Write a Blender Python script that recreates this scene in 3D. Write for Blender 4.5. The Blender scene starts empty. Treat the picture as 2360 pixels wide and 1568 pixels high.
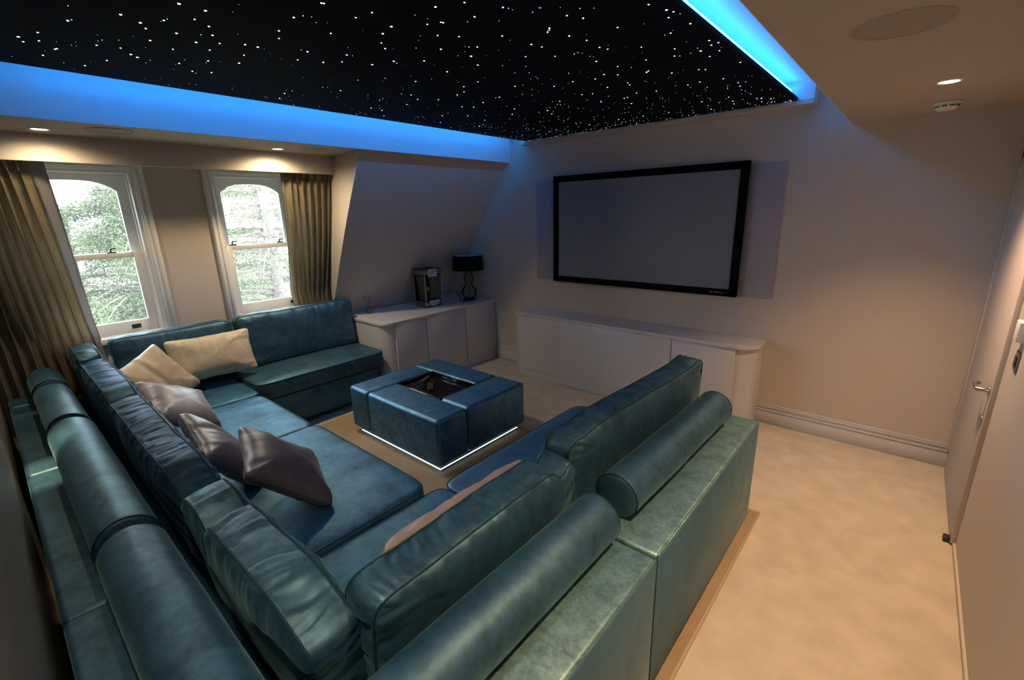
import bpy, bmesh, math, random
from mathutils import Vector, Matrix, noise
C = bpy.context.scene.collection
SC = bpy.context.scene
rnd = random.Random(7)

# ---------------------------------------------------------------- camera, world, exposure
CAM_P = Vector((3.0024, -4.2291, 1.8435))
yaw, pit, rol = math.radians(41.103), math.radians(-15.627), math.radians(-1.446)
fw = Vector((-math.sin(yaw)*math.cos(pit), math.cos(yaw)*math.cos(pit), math.sin(pit)))
rt = Vector((math.cos(yaw), math.sin(yaw), 0)); up = rt.cross(fw)
r2 = rt*math.cos(rol)+up*math.sin(rol); u2 = -rt*math.sin(rol)+up*math.cos(rol)
cd = bpy.data.cameras.new('camera'); cd.sensor_width = 36; cd.lens = 1053.68/2360*36
cd.clip_start = 0.02; cd.clip_end = 200
cam = bpy.data.objects.new('camera', cd); C.objects.link(cam)
cam.matrix_world = Matrix(((r2.x, u2.x, -fw.x, CAM_P.x), (r2.y, u2.y, -fw.y, CAM_P.y), (r2.z, u2.z, -fw.z, CAM_P.z), (0, 0, 0, 1)))
SC.camera = cam
SC.view_settings.view_transform = 'Standard'; SC.view_settings.look = 'None'
SC.view_settings.gamma = 1; SC.view_settings.use_curve_mapping = False
SC.view_settings.exposure = 0.0
SC.cycles.use_denoising = True
SC.cycles.max_bounces = 10; SC.cycles.diffuse_bounces = 6; SC.cycles.sample_clamp_indirect = 6
SKY = 15.0
LED = 17.0
W_LEFT = 72.0      # window-side downlights, watts
W_RIGHT = 166.0     # door-side downlights
W_BACK = 30.0

wd = bpy.data.worlds.new('world'); SC.world = wd; wd.use_nodes = True
nt = wd.node_tree; nt.nodes.clear()
o = nt.nodes.new('ShaderNodeOutputWorld'); b = nt.nodes.new('ShaderNodeBackground')
tc = nt.nodes.new('ShaderNodeTexCoord'); nz = nt.nodes.new('ShaderNodeTexNoise'); nz.inputs['Scale'].default_value = 3
cr = nt.nodes.new('ShaderNodeValToRGB')
cr.color_ramp.elements[0].position = .3; cr.color_ramp.elements[0].color = (.72, .84, 1, 1)
cr.color_ramp.elements[1].position = .7; cr.color_ramp.elements[1].color = (.92, .97, 1, 1)
nt.links.new(tc.outputs['Generated'], nz.inputs['Vector']); nt.links.new(nz.outputs['Fac'], cr.inputs['Fac'])
nt.links.new(cr.outputs['Color'], b.inputs['Color']); b.inputs['Strength'].default_value = SKY
nt.links.new(b.outputs['Background'], o.inputs['Surface'])

# ---------------------------------------------------------------- materials
def new_mat(name):
    m = bpy.data.materials.new(name); m.use_nodes = True
    return m, m.node_tree, m.node_tree.nodes['Principled BSDF']
def simple(name, col, rough=.5, metal=0, spec=.5, bump=0, bscale=200, var=0, vscale=6, coat=0):
    m, nt, p = new_mat(name)
    p.inputs['Base Color'].default_value = (*col, 1); p.inputs['Roughness'].default_value = rough
    p.inputs['Metallic'].default_value = metal; p.inputs['Specular IOR Level'].default_value = spec
    p.inputs['Coat Weight'].default_value = coat
    tc = nt.nodes.new('ShaderNodeTexCoord')
    if var:
        n = nt.nodes.new('ShaderNodeTexNoise'); n.inputs['Scale'].default_value = vscale; n.inputs['Detail'].default_value = 5
        nt.links.new(tc.outputs['Object'], n.inputs['Vector'])
        r = nt.nodes.new('ShaderNodeValToRGB'); r.color_ramp.elements[0].position = .3; r.color_ramp.elements[1].position = .7
        r.color_ramp.elements[0].color = (*[c*(1-var) for c in col], 1); r.color_ramp.elements[1].color = (*[min(1, c*(1+var)) for c in col], 1)
        nt.links.new(n.outputs['Fac'], r.inputs['Fac']); nt.links.new(r.outputs['Color'], p.inputs['Base Color'])
    if bump:
        n = nt.nodes.new('ShaderNodeTexNoise'); n.inputs['Scale'].default_value = bscale; n.inputs['Detail'].default_value = 3
        nt.links.new(tc.outputs['Object'], n.inputs['Vector'])
        bp = nt.nodes.new('ShaderNodeBump'); bp.inputs['Strength'].default_value = bump; bp.inputs['Distance'].default_value = .003
        nt.links.new(n.outputs['Fac'], bp.inputs['Height']); nt.links.new(bp.outputs['Normal'], p.inputs['Normal'])
    return m
def emit(name, col, s):
    m = bpy.data.materials.new(name); m.use_nodes = True; nt = m.node_tree; nt.nodes.clear()
    o = nt.nodes.new('ShaderNodeOutputMaterial'); e = nt.nodes.new('ShaderNodeEmission')
    e.inputs['Color'].default_value = (*col, 1); e.inputs['Strength'].default_value = s
    nt.links.new(e.outputs['Emission'], o.inputs['Surface']); return m
def velvet(name, dark, light, sheen, sw=.9, rough=.6, scale=9, stretch=(1, 1, 1), bump=.25, spec=.3, srough=.3, gl=0, grough=.46):
    """crushed velvet: mottled pile colour, strong sheen, pile direction patches"""
    m, nt, p = new_mat(name)
    tc = nt.nodes.new('ShaderNodeTexCoord'); mp = nt.nodes.new('ShaderNodeMapping'); mp.inputs['Scale'].default_value = stretch
    nt.links.new(tc.outputs['Object'], mp.inputs['Vector'])
    n1 = nt.nodes.new('ShaderNodeTexNoise'); n1.inputs['Scale'].default_value = scale; n1.inputs['Detail'].default_value = 6; n1.inputs['Roughness'].default_value = .62
    n1.inputs['Distortion'].default_value = .6
    n2 = nt.nodes.new('ShaderNodeTexNoise'); n2.inputs['Scale'].default_value = scale*5; n2.inputs['Detail'].default_value = 4; n2.inputs['Roughness'].default_value = .7
    for n in (n1, n2): nt.links.new(mp.outputs['Vector'], n.inputs['Vector'])
    mx = nt.nodes.new('ShaderNodeMix'); mx.data_type = 'FLOAT'; mx.inputs[0].default_value = .4
    nt.links.new(n1.outputs['Fac'], mx.inputs[2]); nt.links.new(n2.outputs['Fac'], mx.inputs[3])
    r = nt.nodes.new('ShaderNodeValToRGB'); r.color_ramp.elements[0].position = .36; r.color_ramp.elements[1].position = .64
    r.color_ramp.elements[0].color = (*dark, 1); r.color_ramp.elements[1].color = (*light, 1)
    nt.links.new(mx.outputs[0], r.inputs['Fac']); nt.links.new(r.outputs['Color'], p.inputs['Base Color'])
    p.inputs['Roughness'].default_value = rough; p.inputs['Specular IOR Level'].default_value = spec
    p.inputs['Sheen Tint'].default_value = (*sheen, 1); p.inputs['Sheen Roughness'].default_value = srough
    mr = nt.nodes.new('ShaderNodeMapRange'); mr.inputs['From Min'].default_value = .35; mr.inputs['From Max'].default_value = .65
    mr.inputs['To Min'].default_value = sw*.55; mr.inputs['To Max'].default_value = min(1, sw*1.15)
    nt.links.new(mx.outputs[0], mr.inputs['Value']); nt.links.new(mr.outputs['Result'], p.inputs['Sheen Weight'])
    bp = nt.nodes.new('ShaderNodeBump'); bp.inputs['Strength'].default_value = bump; bp.inputs['Distance'].default_value = .004
    nt.links.new(mx.outputs[0], bp.inputs['Height']); nt.links.new(bp.outputs['Normal'], p.inputs['Normal'])
    if gl:                                   # broad satin lustre of the pile
        g = nt.nodes.new('ShaderNodeBsdfGlossy'); g.inputs['Color'].default_value = (*sheen, 1); g.inputs['Roughness'].default_value = grough
        nt.links.new(bp.outputs['Normal'], g.inputs['Normal'])
        m2 = nt.nodes.new('ShaderNodeMapRange'); m2.inputs['From Min'].default_value = .38; m2.inputs['From Max'].default_value = .62
        m2.inputs['To Min'].default_value = gl*.6; m2.inputs['To Max'].default_value = gl*1.4; nt.links.new(mx.outputs[0], m2.inputs['Value'])
        ms = nt.nodes.new('ShaderNodeMixShader'); nt.links.new(m2.outputs['Result'], ms.inputs['Fac'])
        nt.links.new(p.outputs[0], ms.inputs[1]); nt.links.new(g.outputs[0], ms.inputs[2])
        nt.links.new(ms.outputs[0], nt.nodes['Material Output'].inputs['Surface'])
    return m
def glass(name, col=(1, 1, 1), haze=0, rough=0.0):
    m = bpy.data.materials.new(name); m.use_nodes = True; nt = m.node_tree; nt.nodes.clear()
    o = nt.nodes.new('ShaderNodeOutputMaterial'); t = nt.nodes.new('ShaderNodeBsdfTransparent'); g = nt.nodes.new('ShaderNodeBsdfGlossy')
    t.inputs['Color'].default_value = (*col, 1); g.inputs['Roughness'].default_value = rough
    f = nt.nodes.new('ShaderNodeFresnel'); f.inputs['IOR'].default_value = 1.25
    mx = nt.nodes.new('ShaderNodeMixShader'); nt.links.new(f.outputs['Fac'], mx.inputs['Fac'])
    if haze:                                 # white veil added for the bright haze over the view
        h = nt.nodes.new('ShaderNodeBsdfTranslucent'); h.inputs['Color'].default_value = (1, 1, 1, 1); mh = nt.nodes.new('ShaderNodeMixShader'); mh.inputs['Fac'].default_value = haze
        nt.links.new(t.outputs[0], mh.inputs[1]); nt.links.new(h.outputs[0], mh.inputs[2]); t = mh
    nt.links.new(t.outputs[0], mx.inputs[1]); nt.links.new(g.outputs[0], mx.inputs[2]); nt.links.new(mx.outputs[0], o.inputs['Surface'])
    return m

WALL = (.56, .50, .43)
M = dict(
 wall=simple('wall_paint', WALL, .75, bump=.08, bscale=350),
 ceil=simple('ceiling_paint', (.56, .49, .42), .8, bump=.05, bscale=300),
 backwall=simple('dark_taupe_shaded_wall', (.15, .13, .105), .38, spec=.5, var=.12, vscale=3),  # back wall darkened: its shade is put into the colour
 spk=simple('speaker_mesh', (.47, .405, .34), .9, bump=.3, bscale=900),
 cove=simple('cove_bounce_paint', (.73, .80, .85), .7),  # whitened and tinted blue so the cove bounces more LED light
 cab=simple('cabinet_lacquer', (.60, .61, .65), .32, spec=.4),
 white=simple('white_gloss_paint', (.90, .90, .88), .3),
 carpet=simple('carpet_pile', (.57, .51, .40), .95, spec=.1, bump=.9, bscale=260, var=.10, vscale=7),
 rug=simple('rug_pile', (.40, .30, .19), .95, spec=.1, bump=.9, bscale=420, var=.08, vscale=5),
 bind=simple('rug_binding', (.50, .40, .27), .8, bump=.6, bscale=500),
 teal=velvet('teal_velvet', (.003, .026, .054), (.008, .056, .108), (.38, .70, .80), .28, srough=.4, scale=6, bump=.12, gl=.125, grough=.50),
 teal_top=velvet('teal_velvet_lit_top', (.015, .060, .085), (.052, .155, .190), (.60, .86, .76), .3, scale=14, bump=.4, srough=.35, gl=.28, grough=.48),  # lighter copy of the teal: light from above put into the colour
 teal_daylit=velvet('teal_velvet_daylit', (.003, .042, .098), (.009, .082, .165), (.30, .66, .92), .3, scale=6, srough=.4, bump=.15, gl=.15, grough=.52),  # bluer copy of the teal: daylight on the seats put into its colour
 teal_ott=velvet('teal_velvet_ottoman', (.003, .032, .078), (.009, .075, .150), (.32, .66, .95), .3, scale=12, srough=.4, gl=.24, grough=.44),  # extra blue: window light on the ottoman put into the colour
 teal_shaded=velvet('teal_velvet_shaded', (.003, .023, .052), (.007, .046, .092), (.34, .64, .9), .14, srough=.4, scale=6, bump=.12, gl=.045, grough=.5, spec=.12),  # darker copy of the teal: shade on the rear cushions put into it
 teal_side=velvet('teal_velvet_side', (.036, .122, .190), (.052, .160, .240), (.5, .6, .55), .12, scale=5, bump=.15, gl=.03),  # lighter copy for the outer panel, its lighting put into the colour
 pipe=simple('teal_piping', (.012, .05, .06), .7, spec=.2),
 taupe=velvet('taupe_satin', (.105, .095, .108), (.145, .13, .15), (.7, .65, .68), .6, .42, 6, spec=.45),
 mauve=velvet('mauve_satin', (.20, .178, .20), (.27, .24, .275), (.8, .76, .8), .5, .38, 6, spec=.5),
 cream=velvet('cream_satin', (.44, .36, .26), (.55, .46, .34), (.9, .82, .7), .4, .45, 5),
 gold=velvet('gold_beige_satin', (.50, .43, .29), (.74, .64, .45), (.9, .8, .6), .5, .42, 12),
 pink=velvet('pink_beige_satin', (.34, .25, .22), (.42, .31, .28), (.9, .75, .7), .4, .42, 6),
 curtain=velvet('olive_taupe_curtain', (.27, .225, .155), (.37, .31, .22), (.6, .56, .45), .35, .6, 10, (1, 1, .2), .3),
 lining=simple('curtain_lining', (.33, .31, .29), .7),
 black=simple('black_velour', (.004, .004, .005), .8, spec=.1),
 screen=simple('grey_screen_fabric', (.22, .235, .265), .65, spec=.2, bump=.05),
 grille=simple('grey_speaker_cloth', (.36, .345, .40), .8, bump=.3, bscale=900),
 dark=simple('dark_lacquer', (.018, .008, .008), .25),
 chrome=simple('polished_metal', (.75, .72, .68), .18, 1),
 steel=simple('brushed_steel', (.45, .43, .40), .35, 1),
 brass=simple('brass', (.62, .48, .22), .25, 1),
 glass=glass('window_glass', haze=.012), smoke=glass('clear_glass', (.86, .88, .9)),
 darkplastic=simple('dark_plastic', (.02, .02, .022), .35),
 greyplate=simple('grey_plate', (.16, .13, .12), .4),
 sign=simple('white_sign', (.62, .62, .68), .5),
 night=simple('star_cloth', (.0035, .005, .012), .9, spec=.1),
 star=emit('star_light', (.72, .78, 1), 7), led=emit('blue_led', (.0, .30, 1), LED*2.5), led_fill=emit('blue_led_fill', (.0, .30, 1), LED*2.1), led2=emit('blue_led_strip', (.02, .32, 1), LED*2.0), wled=emit('white_led', (.75, .9, 1), 1.2),
 lens=emit('downlight_lens', (1, .93, .82), 14),
 reed=simple('reed', (.36, .15, .06), .7), stone=simple('grey_bottle', (.13, .12, .11), .4),
 shade=simple('black_shade', (.004, .004, .006), .8, spec=.15), shade_in=simple('shade_lining', (.42, .43, .5), .6),
 leaf=simple('conifer_needles', (.075, .105, .05), .7, spec=.2, var=.45, vscale=1.2),
 leaf2=simple('pale_conifer_needles', (.11, .13, .075), .7, spec=.2, var=.35, vscale=1.5),
 leaf3=simple('copper_leaves', (.30, .10, .03), .7, spec=.2, var=.4, vscale=2),
 bark=simple('bark', (.16, .135, .125), .9, bump=1, bscale=14, var=.4, vscale=12),
 grass=simple('grass_ground', (.06, .09, .03), .9, var=.4, vscale=.8),
)

# ---------------------------------------------------------------- object helpers
WM = {}
def finish(o, label, cat, group, kind):
    if label: o['label'] = label
    if cat: o['category'] = cat
    if group: o['group'] = group
    if kind: o['kind'] = kind
def empty(name, loc, label, cat, group=None):
    o = bpy.data.objects.new(name, None); C.objects.link(o); o.location = loc; o.empty_display_size = .05
    WM[o] = Matrix.Translation(Vector(loc)); finish(o, label, cat, group, None); return o
def obj(name, bm, mat, parent=None, label=None, cat=None, group=None, kind=None, smooth=None):
    """link a bmesh (world coordinates) as one mesh object"""
    me = bpy.data.meshes.new(name)
    if parent is not None:
        base = WM[parent]
    else:
        vs = [v.co for v in bm.verts]
        c = Vector((sum(v.x for v in vs)/len(vs), sum(v.y for v in vs)/len(vs), min(v.z for v in vs)))
        base = Matrix.Translation(c)
    bm.transform(base.inverted())
    if smooth is not None:
        for f in bm.faces: f.smooth = True
        if smooth < 3:
            for e in bm.edges:
                if len(e.link_faces) == 2 and e.calc_face_angle(0) > smooth: e.smooth = False
    bm.normal_update(); bm.to_mesh(me); bm.free()
    ms = mat if isinstance(mat, (list, tuple)) else [mat]
    for m in ms: me.materials.append(m)
    o = bpy.data.objects.new(name, me); C.objects.link(o)
    if parent is not None: o.parent = parent
    else: o.matrix_world = base
    WM[o] = base.copy(); finish(o, label, cat, group, kind); return o
def struct(name, bm, mat, **k): return obj(name, bm, mat, kind='structure', **k)
def box(x0, x1, y0, y1, z0, z1, bev=0, seg=2, bm=None, mat=0):
    t = bmesh.new(); bmesh.ops.create_cube(t, size=1)
    for v in t.verts: v.co = Vector(((x0+x1)/2+v.co.x*(x1-x0), (y0+y1)/2+v.co.y*(y1-y0), (z0+z1)/2+v.co.z*(z1-z0)))
    if bev: bmesh.ops.bevel(t, geom=list(t.edges), offset=bev, segments=seg, profile=.5, affect='EDGES')
    for f in t.faces: f.material_index = mat; f.smooth = bool(bev)
    return merge(bm, t)
def merge(bm, t):
    if bm is None: return t
    me = bpy.data.meshes.new('tmp'); t.to_mesh(me); t.free(); bm.from_mesh(me); bpy.data.meshes.remove(me); return bm
def prism(pts, axis, a0, a1, bev=0, bm=None, seg=2):
    """extrude a 2D polygon along axis ('x','y','z')"""
    t = bmesh.new()
    def P(p, a): return Vector((a, p[0], p[1])) if axis == 'x' else Vector((p[0], a, p[1])) if axis == 'y' else Vector((p[0], p[1], a))
    lo = [t.verts.new(P(p, a0)) for p in pts]; hi = [t.verts.new(P(p, a1)) for p in pts]
    n = len(pts); t.faces.new(lo); t.faces.new(hi)
    for i in range(n): t.faces.new((lo[i], lo[(i+1) % n], hi[(i+1) % n], hi[i]))
    bmesh.ops.recalc_face_normals(t, faces=list(t.faces))
    if bev:
        es = [e for e in t.edges if len(e.link_faces) == 2 and e.calc_face_angle(0) > .6]
        bmesh.ops.bevel(t, geom=es, offset=bev, segments=seg, profile=.5, affect='EDGES')
    return merge(bm, t)
def tube(path, r, n=8, closed=False, bm=None, caps=True):
    t = bmesh.new(); path = [Vector(p) for p in path]; N = len(path); rings = []
    rr = r if isinstance(r, (list, tuple)) else [r]*N
    prev = None
    for i, p in enumerate(path):
        a = path[(i-1) % N] if (closed or i > 0) else p; c = path[(i+1) % N] if (closed or i < N-1) else p
        d = (c-a); d = d.normalized() if d.length > 1e-9 else Vector((0, 0, 1))
        if prev is None: x = d.orthogonal().normalized()
        else:
            x = prev-d*prev.dot(d); x = x.normalized() if x.length > 1e-6 else d.orthogonal().normalized()
        prev = x; y = d.cross(x)
        rings.append([t.verts.new(p+(x*math.cos(k*2*math.pi/n)+y*math.sin(k*2*math.pi/n))*rr[i]) for k in range(n)])
    for i in range(N if closed else N-1):
        A, B = rings[i], rings[(i+1) % N]
        for k in range(n): t.faces.new((A[k], A[(k+1) % n], B[(k+1) % n], B[k])).smooth = True
    if caps and not closed: t.faces.new(rings[0][::-1]); t.faces.new(rings[-1])
    bmesh.ops.recalc_face_normals(t, faces=list(t.faces))
    return merge(bm, t)
def lathe(prof, c, n=32, bm=None, closed=False, Mx=None):
    """revolve (r, z) profile about z through c"""
    t = bmesh.new(); c = Vector(c); rings = []
    for r, z in prof:
        if r < 1e-6: rings.append([t.verts.new(c+Vector((0, 0, z)))])
        else: rings.append([t.verts.new(c+Vector((r*math.cos(k*2*math.pi/n), r*math.sin(k*2*math.pi/n), z))) for k in range(n)])
    for A, B in zip(rings, rings[1:]):
        for k in range(n):
            a, b2 = A[k % len(A)], A[(k+1) % len(A)]; c1, d1 = B[k % len(B)], B[(k+1) % len(B)]
            vs = []
            for v in (a, b2, d1, c1):
                if v not in vs: vs.append(v)
            if len(vs) > 2: t.faces.new(vs).smooth = True
    bmesh.ops.recalc_face_normals(t, faces=list(t.faces))
    if Mx is not None: t.transform(Mx)
    return merge(bm, t)
def frame_M(o, x, z):
    x = Vector(x).normalized(); z = Vector(z); z = (z-x*z.dot(x)).normalized(); y = z.cross(x)
    return Matrix(((x.x, y.x, z.x, o[0]), (x.y, y.y, z.y, o[1]), (x.z, y.z, z.z, o[2]), (0, 0, 0, 1)))

# ---------------------------------------------------------------- soft goods
def fold(v): return 1-abs(v)*2.2
def cushion_bm(L, H, T, edge=.7, p=7, wr=.006, seed=0, res=.014, ear=0., bulge=.5, dents=(), sag=0., wl=.07, big=.012, gus=.012, freq=26., crease=0.):
    """boxed cushion: x length, z height (centred), y thickness; returns bmesh and two seam loops"""
    nx = max(6, int(L/res)); nz_ = max(6, int(H/res)); ny = max(2, int(T*edge/res)) if edge > .2 else 2
    a, b_, c = L/2, H/2, T/2
    t = bmesh.new(); idx = {}
    def key(i, j, k): return (i, j, k)
    sd = Vector((seed*3.7, seed*1.3, seed*7.1))
    def V(i, j, k):
        q = idx.get((i, j, k))
        if q: return q
        s = 2*i/nx-1; w = 2*j/nz_-1; r = 2*k/ny-1
        m = max(abs(s), abs(w))
        if m > 1e-6:
            kk = m/((abs(s)**p+abs(w)**p)**(1/p)); so, wo = s*kk, w*kk
        else: so, wo = s, w
        x = a*so; z = b_*wo
        if ear:
            x *= 1-ear*(1-wo*wo)*abs(so); z *= 1-ear*(1-so*so)*abs(wo)
        per = (z if abs(s)*a/b_ > abs(w) * 0 + abs(w) else x)
        per = z+5*(1 if s > 0 else -1) if abs(s) >= abs(w) else x+11*(1 if w > 0 else -1)
        prof = edge+(1-edge)*max(0., 1-m**2.4)**bulge
        y = r*c*prof
        d_edge = min(a*(1-abs(s)), b_*(1-abs(w)))
        pw = per+.012*math.sin(r*1.7+per*9); f1 = noise.noise(Vector((pw*freq, r*.22, 0))+sd); f2 = noise.noise(Vector((pw*freq*.45, r*.35, 9))+sd)
        fd = (fold(f1)*.7+fold(f2)*.8-.7); cre = max(0., 1-abs(f1)*5.5)*(.5+.5*min(1, abs(f2)*4))
        lg = noise.noise(Vector((x*5, y*5, z*5))+sd)
        if k in (0, ny):
            sg = 1 if k == ny else -1
            y += sg*((wr*fd-crease*1.3*cre)*math.exp(-max(0, d_edge-.02)/wl)*min(1, .10+d_edge/.014)+big*lg*min(1, d_edge/.05))
            if m > .999 : pass
        if m > .999:
            g = (1-r*r)
            nvx = s if abs(s) >= abs(w) else 0; nvz = w if abs(w) > abs(s) else 0
            g3 = min(1, g*3); disp = gus*g+wr*.45*fd*g3-crease*cre*g3+big*.4*lg
            x += nvx*disp; z += nvz*disp
        for (dx, dz, rad, dep) in dents:
            e = math.exp(-((so*a-dx)**2/(rad[0]**2)+(wo*b_-dz)**2/(rad[1]**2)))
            z -= dep[1]*e; y += dep[0]*e
        z -= sag*(1-so*so)*(.5+.5*wo)
        q = t.verts.new((x, y, z)); idx[(i, j, k)] = q; return q
    for k in (0, ny):
        for i in range(nx):
            for j in range(nz_):
                f = (V(i, j, k), V(i+1, j, k), V(i+1, j+1, k), V(i, j+1, k)); t.faces.new(f if k == 0 else f[::-1])
    for k in range(ny):
        for i in range(nx):
            t.faces.new((V(i, 0, k), V(i, 0, k+1), V(i+1, 0, k+1), V(i+1, 0, k)))
            t.faces.new((V(i, nz_, k), V(i+1, nz_, k), V(i+1, nz_, k+1), V(i, nz_, k+1)))
        for j in range(nz_):
            t.faces.new((V(0, j, k), V(0, j+1, k), V(0, j+1, k+1), V(0, j, k+1)))
            t.faces.new((V(nx, j, k), V(nx, j, k+1), V(nx, j+1, k+1), V(nx, j+1, k)))
    for f in t.faces: f.smooth = True
    bmesh.ops.recalc_face_normals(t, faces=list(t.faces))
    loops = []
    ring = [(i, 0) for i in range(nx)]+[(nx, j) for j in range(nz_)]+[(i, nz_) for i in range(nx, 0, -1)]+[(0, j) for j in range(nz_, 0, -1)]
    for k in ((0, ny) if edge > .2 else (ny//2,)):
        loops.append([idx[(i, j, k)].co.copy() for i, j in ring])
    return t, loops
def cushion(name, label, cat, Mx, L, H, T, mat, group=None, parent=None, pipe=M['pipe'], pr=.0035, bend=None, **k):
    t, loops = cushion_bm(L, H, T, **k)
    if bend:
        for v in t.verts: v.co = bend(v.co)
        loops = [[bend(p) for p in lp] for lp in loops]
    t.transform(Mx)
    o = obj(name, t, mat, parent, label, cat, group)
    if pipe:
        for lp in loops: obj('piping', tube([Mx @ p for p in lp], pr, 5, True), pipe, o)
    return o

# ---------------------------------------------------------------- room shell
XW, XD, YB, H, HC, HP = -1.83, 3.437, -4.34, 2.387, 2.69, 2.566
XL, XR = -.651, 2.538
struct('floor', box(-2.6, XD+.1, YB-.1, .12, -.12, 0), M['carpet'])
struct('wall_front', box(-2.6, XD+.12, 0, .12, 0, 2.85), M['wall'])
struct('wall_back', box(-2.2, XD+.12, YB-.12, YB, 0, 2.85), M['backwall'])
struct('wall_right', box(XD, XD+.12, YB, 0, 0, 2.85), M['wall'])
struct('ceiling', box(XL-.02, XR+.02, YB, 0, HC, HC+.12), M['cove'])
struct('cove_bounce_left', box(XL-.001, XL+.004, -4.06, 0, H+.0005, HC), M['cove'])  # thin facing added to bounce more LED blue off the soffit side
struct('cove_bounce_right', box(XR-.004, XR+.001, -4.06, 0, H+.0005, HC), M['cove'])  # matching facing added so this side bounces blue too
bm = box(XR, XD+.02, YB, 0, H, HC+.1)
struct('ceiling_right', bm, M['ceil'])
struct('ceiling_left', box(XW-.12, XL, YB, 0, H, HC+.1), M['ceil'])
struct('ceiling_back', box(XL, XR, YB, -4.06, H, HC+.1), M['ceil'])
# star-ceiling end bulkhead on the screen wall and its ledge
struct('trim_1', box(-.36, 2.308, -.136, 0, HP, HC), M['cove'])
struct('trim_2', box(-.375, 2.313, -.15, 0, HP-.034, HP-.003, .004), M['ceil'])
# sloping mansard wall and the splayed dormer cheek
def sx(z): return -1.253+(z-1.557)/1.53
prof = [(-.656, H+.05), (-.656, H), (-.685, 2.375), (-.73, 2.345), (-.762, 2.31)]+[(sx(z), z) for z in (2.27, 1.0, 0)]+[(-2.6, 0), (-2.6, H+.05)]
t = bmesh.new()
lo = []; hi = []
def chk(x): return -1.885+.112*max(0, (-.62-x)/1.2)**2          # cheek, splayed towards the window
xs = [p[0] for p in prof[1:6]]+[-.79-.06*k for k in range(31)]
def sz(x):
    for (xa, za), (xb, zb) in zip(prof[1:6], prof[2:7]):
        if xb <= x <= xa: return za+(zb-za)*(x-xa)/(xb-xa)
    return max(0, 1.557+(x+1.253)*1.53)
cols = []
for x in xs: cols.append([t.verts.new((x, chk(x), sz(x))), t.verts.new((x, chk(x), H+.05)), t.verts.new((x, .02, H+.05)), t.verts.new((x, .02, sz(x)))])
for A, B in zip(cols, cols[1:]):
    for k in range(4): t.faces.new((A[k], A[(k+1) % 4], B[(k+1) % 4], B[k])).smooth = False
t.faces.new(cols[0]); t.faces.new(cols[-1])
bmesh.ops.recalc_face_normals(t, faces=list(t.faces))
struct('wall_slope', t, M['wall'])
# dormer window wall with two openings
OP = [(-4.03, -3.27), (-2.71, -1.99)]; ZS, ZT = .93, 2.236
t = bmesh.new(); xo = XW-.24
ys = [YB-.1, *OP[0], *OP[1], -1.7]
for i in range(5):
    if i in (1, 3):
        box(xo, XW, ys[i], ys[i+1], 0, ZS, bm=t); box(xo, XW, ys[i], ys[i+1], ZT, H+.05, bm=t)
    else: box(xo, XW, ys[i], ys[i+1], 0, H+.05, bm=t)
struct('wall_left', t, M['wall'])
# curtain pelmet board
struct('trim_3', box(-1.25, -1.229, YB, chk(-1.24)+.01, 2.222, H+.002, .003), M['wall'])
# skirting on the screen wall
def skirt(name, x0, x1, ya):
    t = bmesh.new()
    for z0, z1, d in ((0, .118, .018), (.118, .132, .024), (.132, .15, .016), (.15, .162, .021), (.162, .178, .012)):
        box(x0, x1, ya-d, ya, z0, z1, .003, 1, bm=t)
    struct(name, t, M['cab'])
skirt('baseboard_front', -.93, -.34, 0)
skirt('baseboard_front', 2.17, XD, 0)

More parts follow.
